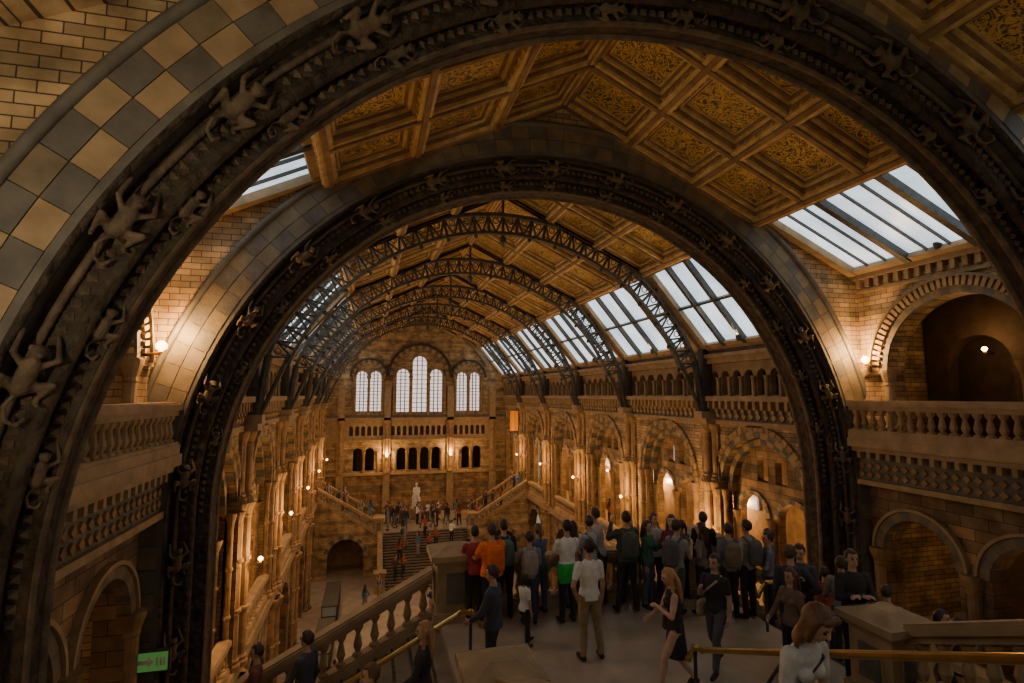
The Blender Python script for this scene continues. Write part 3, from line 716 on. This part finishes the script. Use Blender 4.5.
o=place(me,'figure',-.4,56.2,LZ+.95,180,1.2);o.parent=r_
mb=MB();mb.box(-1.0,.2,55.4,57.1,LZ,LZ+1.0,'tan2');mb.box(-1.1,.3,55.3,57.2,LZ,LZ+.2,'tan2')
mb.box(-.8,.0,56.1,56.8,LZ+1.0,LZ+1.6,'white')
for s in(-.8,-.1): mb.box(s,s+.1,55.8,56.8,LZ+1.6,LZ+1.95,'white')
mb.box(-.75,-.05,56.65,56.8,LZ+1.6,LZ+2.2,'white');mb.obj('plinth_and_chair',r_)
# ---------- near landing
near=empty('landing_staircase')
mb=MB();L0,L1=7.7,13.1;HW=3.5
mb.box(-HW,HW,L0,L1+.2,6.6,7.0,'floor')
mb.box(-HW,HW,L1-.4,L1+.1,5.8,6.6,'brickd');mb.box(-HW,-HW+.8,8,L1,GZ,6.6,'brickd');mb.box(HW-.8,HW,8,L1,GZ,6.6,'brickd')
n=19
for i in range(n): mb.box(-HW,HW,L0-.41*(i+1),L0-.41*i,6.4+.15*i,7+.168*(i+1),'step')
ns=17
for s in(-1,1):
    for i in range(ns):
        x=HW+.345*i
        mb.box(*sorted((s*x,s*(x+.345))),7.8,13.0,6.3-.172*i,7-.172*(i+1)+.02,'step')
        mb.box(*sorted((s*(x+.29),s*(x+.346))),7.8,13.0,7-.172*(i+1)+.02,7-.172*(i+1)+.026,'dark')
    mb.box(*sorted((s*(HW+.345*ns),s*9.9)),7.8,13.9,FB-.3,FB,'step')
mb.box(-9.9,-3.7,-2,1.2,10,10.3,'step');mb.box(3.7,9.9,-2,1.2,10,10.3,'step')
mb.obj('stonework',near)
mb=MB()
for s in(-1,1):
    pedestal(mb,s*3.15,12.95,7,1.45,.42);pedestal(mb,s*3.3,7.6,7,1.35,.4);pedestal(mb,s*9.3,12.95,FB,1.45)
mb.obj('newel_pedestals',near)
balustrade('landing_balustrade',(-2.8,13,7),(2.8,13,7),1.15,'tan2',near)
for s in(-1,1):
    balustrade('flight_balustrade',(s*3.65,12.95,6.9),(s*8.9,12.95,4.25),1.15,'tan2',near)
    balustrade('flight_balustrade',(s*3.7,7.7,6.9),(s*8.9,7.7,4.3),1.15,'tan2',near)
    balustrade('flight_balustrade',(s*3.3,7.2,7.2),(s*3.3,1.0,9.75),1.15,'tan2',near)
def handrail(pts):
    mb=MB()
    for a,b in zip(pts[:-1],pts[1:]): mb.tube(a,b,.045,.045,'brass',10)
    for p in pts: mb.lathe(p[0],p[1],p[2]-.06,[(.01,0),(.055,.03),(.055,.09),(.01,.12)],'brass')
    n=3
    a,b=pts[1],pts[-2]
    for i in range(n+1):
        t=i/n;p=[a[j]+(b[j]-a[j])*t for j in range(3)]
        mb.tube((p[0],p[1],p[2]),(p[0],p[1],p[2]-1.0),.03,.03,'iron',8)
    mb.obj('brass_handrail')
handrail([(0,8.3,7.75),(0,8.1,8.0),(0,7.9,8.05),(0,1.0,10.9),(0,.8,10.8)])
for s in(-1,1): handrail([(s*3.0,10.4,7.75),(s*3.2,10.4,8.0),(s*3.4,10.4,8.0),(s*8.8,10.4,5.3),(s*9.0,10.4,5.2)])
def case(x,y,l):
    mb=MB();mb.box(x-.5,x+.5,y,y+l,GZ,GZ+.75,'dark');mb.box(x-.45,x+.45,y+.05,y+l-.05,GZ+.75,GZ+1.35,'glass')
    for a in(x-.5,x+.44):
        for b in [y+l*i/4 for i in range(5)]: mb.box(a,a+.06,b-.03,b+.03,GZ+.75,GZ+1.4,'iron')
    mb.box(x-.52,x+.52,y-.02,y+l+.02,GZ+1.35,GZ+1.42,'iron');mb.obj('museum_display_case')
case(-7.4,33,5);case(-7.4,40,5);case(5.5,34,4)
# ---------- lamps
def light(kind,loc,e,col,par=None,rad=.1,aim=None,name='glow',ang=100):
    l=bpy.data.lights.new(name,kind);l.energy=e;l.color=col;l.shadow_soft_size=rad
    o=bpy.data.objects.new(name,l);o.location=[c*S for c in loc];bpy.context.collection.objects.link(o)
    if kind=='SPOT': l.spot_size=math.radians(ang);l.spot_blend=.8
    if aim: o.rotation_euler=(Vector(aim)-Vector(loc)).to_track_quat('-Z','Y').to_euler()
    if par:o.parent=par
    return o
def lamp(x,y,z,dx,dy,e=40,name='wall_or_fill_lamp',off=.6,bs=1.0):
    r=empty(name);g=MB()
    g.tube((x,y,z),(x+dx*.35,y+dy*.35,z),.03,.03,'brass');g.lathe(x+dx*.35,y+dy*.35,z,[(.02,0),(.06,.04),(.03,.06)],'brass')
    g.obj('bracket',r)
    g=MB();g.lathe(x+dx*.35,y+dy*.35,z+.06,[(.03*bs,0),(.11*bs,.07*bs),(.12*bs,.14*bs),(.05*bs,.22*bs)],'bulb',12);g.obj('bulb',r,True)
    light('POINT',(x+dx*off,y+dy*off,z+.45),e,(1,.54,.20),r,.06)
def uplight(x,y,z,aim,e,col=(1,.74,.42)):
    r=empty('cornice_or_fill_uplight');g=MB();g.lathe(x,y,z,[(.08,0),(.12,.1),(.14,.22),(.11,.22),(.05,.12)],'iron',10);g.obj('housing',r)
    light('SPOT',(x,y,z+.25),e,col,r,.08,aim,'uplight',125)
for s in(-1,1):
    lamp(s*9.9,13.45,12.9,-s,0,150)
    lamp(s*12.4,11.8,13.2,-s,0,14,bs=.6);lamp(s*13.4,10.5,6.6,-s,0,30,bs=.6);lamp(s*9.9,4,9,-s,0,45)
    for i in range(6):
        c=(HB[i]+HB[i+1])/2
        lamp(s*(9.4+3.9),c,6.0,-s,0,320,bs=.8)
        uplight(s*8.75,c,14.1,(-s*2,c,19),1200)
    uplight(s*9.55,11,15.9,(-s*2,11,19.5),1700)
    uplight(s*9.55,3,15.9,(-s*2,3,19.5),110)
    for y in HB[1:6]: lamp(s*9.0,y,6.2,-s,0,230,bs=.7,off=1.0)  # invented pier lamps, added to warm and brighten the hall arcade
uplight(-9.3,1.5,11.9,(-8.0,7,16),480,(1,.80,.52))  # added fill spot that brightens the left spandrel brick, not a museum fixture
for x in(-3.3,3.3): lamp(x,Y-.3,5.6,0,-1,200)
# ---------- banner, exit sign
mb=MB()
mb.tube((9.25,52.6,10.5),(8.3,52.6,10.5),.05,.05,'iron')
for i in range(8):
    a=9.1-.1*i;b=9.1-.1*(i+1);w=.03*math.sin(i*1.3);w2=.03*math.sin((i+1)*1.3)
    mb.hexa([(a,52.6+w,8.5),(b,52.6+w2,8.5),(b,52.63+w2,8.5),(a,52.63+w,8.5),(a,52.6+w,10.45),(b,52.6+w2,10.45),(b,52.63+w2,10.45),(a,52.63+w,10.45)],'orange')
mb.obj('orange_banner')
mb=MB();x0=-9.8;mb.box(x0,x0+.7,13.7,13.8,6.15,6.6,'iron');mb.box(x0+.04,x0+.66,13.68,13.71,6.19,6.56,'green')
mb.box(x0+.1,x0+.3,13.66,13.685,6.34,6.42,'white')
mb.add([(x0+.3,13.665,6.28),(x0+.4,13.665,6.38),(x0+.3,13.665,6.48),(x0+.3,13.68,6.28),(x0+.4,13.68,6.38),(x0+.3,13.68,6.48)],[(0,1,2),(3,5,4),(0,3,4,1),(1,4,5,2),(2,5,3,0)],'white')
for x in(.45,.52,.58): mb.box(x0+x,x0+x+.035,13.66,13.685,6.3,6.46,'white')
mb.obj('exit_sign')
# ---------- people
SK=[(.62,.40,.29),(.5,.31,.21),(.35,.2,.12),(.18,.1,.06)]
BK=(.03,.03,.034);NV=(.05,.06,.12);GY=(.28,.27,.26);WH=(.82,.80,.77);KH=(.32,.24,.14);JN=(.09,.12,.20)
def pp(x,y,z,face,h,**k):
    me=person(**k);o=place(me,'museum_visitor',x,y,z,face,h/1.775*1.08);return o
pp(-.95,10.15,7,0,1.82,top=WH,bot=KH,arms=('pocket','down'),legs=('s','w'),hair=(.03,.02,.015),hy=12)
pp(-2.45,12.0,7,12,1.80,top=(.9,.2,.02),bot=BK,pack=(.75,.16,.02),arms=('rail','rail'),legs=('s','s'),bulk=.04,hair=(.06,.04,.03))
pp(-2.75,12.4,7,-12,1.70,top=(.35,.05,.05),bot=BK,arms=('rail','rail'),legs=('s','s'),hair=(.03,.02,.02))
pp(-.75,11.9,7,5,1.80,top=WH,bot=BK,tied=(.03,.5,.08),arms=('fwd','fwd'),hair=(.02,.015,.01))
pp(-1.6,12.0,7,-8,1.62,top=GY,bot=NV,pack=(.35,.3,.27),arms=('rail','phone'),hair=(.05,.03,.02),hy=20)
pp(-2.05,12.45,7,0,1.76,top=BK,bot=BK,pack=(.08,.16,.13),arms=('rail','rail'),sleeve='long',lean=8)
pp(-1.2,12.5,7,18,1.64,top=(.1,.13,.22),bot=JN,hl='pony',fem=True,arms=('rail','rail'),sleeve='long',hair=(.12,.07,.03),hy=-15,lean=6)
pp(-.35,12.6,7,-20,1.64,top=(.6,.28,.3),bot=JN,hl='long',fem=True,arms=('phone','phone'),hair=(.03,.02,.015),hy=25)
pp(-.05,12.3,7,15,1.78,top=(.4,.42,.45),bot=BK,arms=('phone','phone'),hair=(.05,.03,.02),hy=-25,bag=(.05,.05,.05))
pp(.35,12.65,7,25,1.84,top=(.5,.47,.42),bot=BK,arms=('rail','rail'),lean=10)
pp(.8,12.1,7,-5,1.86,top=(.06,.07,.06),bot=BK,pack=(.09,.11,.09),arms=('up','fwd'),sleeve='long',bulk=.02,legs=('w','w'))
pp(1.12,12.65,7,150,1.64,top=BK,bot=NV,hl='long',fem=True,arms=('cross','cross'),sleeve='long',hair=(.05,.03,.02),hy=20)
pp(1.45,12.3,7,215,1.62,top=(.06,.18,.10),bot=JN,hl='long',fem=True,arms=('phone','down'),sleeve='long',skin=SK[0],legs=('s','w'))
pp(1.8,12.6,7,175,1.70,top=(.6,.56,.52),bot=BK,hl='long',fem=True,arms=('fwd','down'),skin=SK[0],hy=10,hair=(.10,.05,.03))
pp(2.1,12.3,7,165,1.70,top=(.24,.05,.07),bot=(.55,.5,.46),hl='long',fem=True,arms=('cross','cross'),sleeve='long',skin=SK[0],hy=-20)
pp(2.5,12.5,7,10,1.55,top=(.15,.15,.17),bot=BK,hl='pony',fem=True,arms=('rail','rail'))
pp(1.6,11.3,7,-65,1.80,top=(.27,.28,.27),bot=(.08,.08,.08),legs=('f','b'),arms=('fwd','phone'),lean=6,pack=(.1,.1,.11),skin=SK[1])
pp(.05,8.75,7,75,1.66,top=BK,bot=BK,dress=True,fem=True,hl='long',hair=(.48,.27,.11),legs=('f','b'),arms=('cross','fwd'),sleeve='none',skin=SK[0],hp=18,lean=5,bag=(.12,.06,.03))
pp(1.15,9.2,7,120,1.68,top=BK,bot=(.09,.09,.1),hl='short',arms=('down','phone'),legs=('f','b'),bag=(.4,.33,.2),skin=SK[1])
pp(-2.0,11.0,7,-60,1.14,top=WH,bot=BK,hl='bob',legs=('f','s'),arms=('fwd','down'),fem=True,hair=(.03,.02,.015))
pp(-2.95,9.6,7,60,1.68,top=(.05,.055,.08),bot=BK,hl='short',arms=('fwd','down'),legs=('s','k'),sleeve='long',bulk=.02,hp=10)
pp(2.45,11.6,7,40,1.66,top=(.22,.18,.15),bot=BK,hl='long',fem=True,arms=('hips','down'),sleeve='long',hair=(.06,.03,.02))
pp(2.85,12.1,7,-30,1.76,top=BK,bot=JN,arms=('down','phone'),sleeve='long')
pp(2.9,11.2,7,-10,1.70,top=(.2,.2,.25),bot=BK,arms=('down','down'),sleeve='long',pack=(.2,.15,.1))
pp(3.3,11.1,7,15,1.76,top=(.34,.32,.3),bot=BK,arms=('pocket','down'),sleeve='long',pack=(.12,.12,.12))
pp(3.7,10.9,6.85,60,1.68,top=(.2,.2,.23),bot=BK,arms=('cross','down'),sleeve='long',hy=20)
pp(4.2,11.5,6.68,30,1.74,top=(.1,.12,.16),bot=BK,arms=('down','down'),sleeve='long')
pp(4.75,11.3,6.34,-50,1.66,top=(.3,.16,.1),bot=JN,hl='long',fem=True,arms=('fwd','down'),sleeve='long')
pp(4.4,9.6,6.5,-30,1.78,top=(.2,.2,.2),bot=BK,arms=('fwd','fwd'),sleeve='long',legs=('s','k'))
pp(5.2,9.3,6.0,-60,1.75,top=(.55,.52,.48),bot=NV,arms=('down','fwd'))
pp(5.6,11.3,5.8,-80,1.7,top=(.45,.1,.08),bot=NV,arms=('down','fwd'),hl='pony',fem=True)
pp(3.35,8.3,7,160,1.82,top=BK,bot=BK,arms=('cross','cross'),sleeve='long',skin=SK[1],bulk=.01)
pp(3.05,9.2,7,130,1.74,top=(.08,.08,.1),bot=BK,arms=('phone','phone'),sleeve='long',hp=15,skin=SK[0])
pp(2.65,9.0,7,-40,1.78,top=(.05,.05,.06),bot=BK,arms=('down','hips'),sleeve='long',hair=(.1,.06,.03),hy=-20)
pp(2.2,8.5,7,100,1.58,top=(.18,.12,.10),bot=BK,fem=True,hl='long',arms=('down','fwd'),sleeve='long',hair=(.10,.05,.02))
pp(5.6,8.5,5.8,200,1.72,top=(.3,.07,.05),bot=BK,arms=('down','down'),sleeve='long',hl='long',fem=True)
pp(6.3,8.7,5.45,190,1.78,top=BK,bot=BK,arms=('down','down'),sleeve='long')
pp(-4.2,8.9,6.48,80,1.66,top=BK,bot=BK,hl='long',fem=True,hair=(.35,.2,.09),arms=('fwd','down'),sleeve='long')
pp(-6.1,11.0,5.6,60,1.74,top=(.06,.06,.08),bot=BK,arms=('fwd','down'),sleeve='long',legs=('s','k'))
pp(-5.0,8.3,6.14,95,1.72,top=(.08,.05,.04),bot=BK,arms=('down','down'),sleeve='long',hair=(.12,.05,.02))
pp(-7.1,12.0,5.1,95,1.70,top=(.2,.08,.06),bot=JN,arms=('down','fwd'),sleeve='long',legs=('s','k'))
pp(-2.15,3.5,7+.168*11,190,1.44,top=(.6,.58,.55),bot=JN,hl='wavy',fem=True,hair=(.13,.06,.03),arms=('down','down'),legs=('s','k'),skin=SK[0],hp=34,lean=18,bag=(.03,.03,.03),vox=.0105)
VAR=[person(top=t,bot=b,hl=h,fem=f,arms=a,legs=l,sleeve='long',vox=.022,pack=p) for t,b,h,f,a,l,p in [
 (BK,JN,'short',False,('down','down'),('f','b'),None),(WH,BK,'short',False,('down','phone'),('s','s'),None),((.35,.08,.05),BK,'long',True,('cross','cross'),('s','w'),None),(GY,KH,'pony',True,('fwd','down'),('f','s'),BK),(NV,BK,'short',False,('phone','phone'),('s','s'),(.2,.05,.04)),((.1,.2,.3),GY,'long',True,('down','hips'),('w','s'),None)]]
rnd=random.Random(11)
def crowd(n,x0,x1,y0,y1,zf):
    for i in range(n):
        x=rnd.uniform(x0,x1);y=rnd.uniform(y0,y1)
        place(VAR[rnd.randrange(6)],'museum_visitor',x,y,zf(x,y),rnd.uniform(0,360),rnd.uniform(.9,1.05))
crowd(26,-3.3,3.3,51.3,55.0,lambda x,y:LZ)
def fl(x,y): return LZ+.167*(int((abs(x)-4.2)/.285)+1)
crowd(9,4.4,9.0,50.6,53.6,fl);crowd(7,-9.0,-4.4,50.6,53.6,fl)
crowd(15,-3.6,3.6,46.4,50.6,lambda x,y:GZ+.17*(int((y-46.2)/.235)+1))
crowd(24,-6.6,8.6,22,45.5,lambda x,y:GZ)
crowd(5,-8.6,-8.1,22,44,lambda x,y:GZ)
for s in(-1,1): crowd(10,s*9.85,s*11.5,22,56,lambda x,y:F1)
# ---------- world, camera
w=bpy.data.worlds.new('World');bpy.context.scene.world=w;w.use_nodes=True
w.node_tree.nodes['Background'].inputs[0].default_value=(1,.84,.62,1);w.node_tree.nodes['Background'].inputs[1].default_value=.27
cd=bpy.data.cameras.new('camera');co=bpy.data.objects.new('camera',cd);bpy.context.collection.objects.link(co)
co.location=(CX*S,0,CZ*S);co.rotation_euler=(math.radians(90+PIT),0,math.radians(-YAW));cd.sensor_width=36;cd.lens=F/1024*36;cd.clip_end=300
bpy.context.scene.camera=co
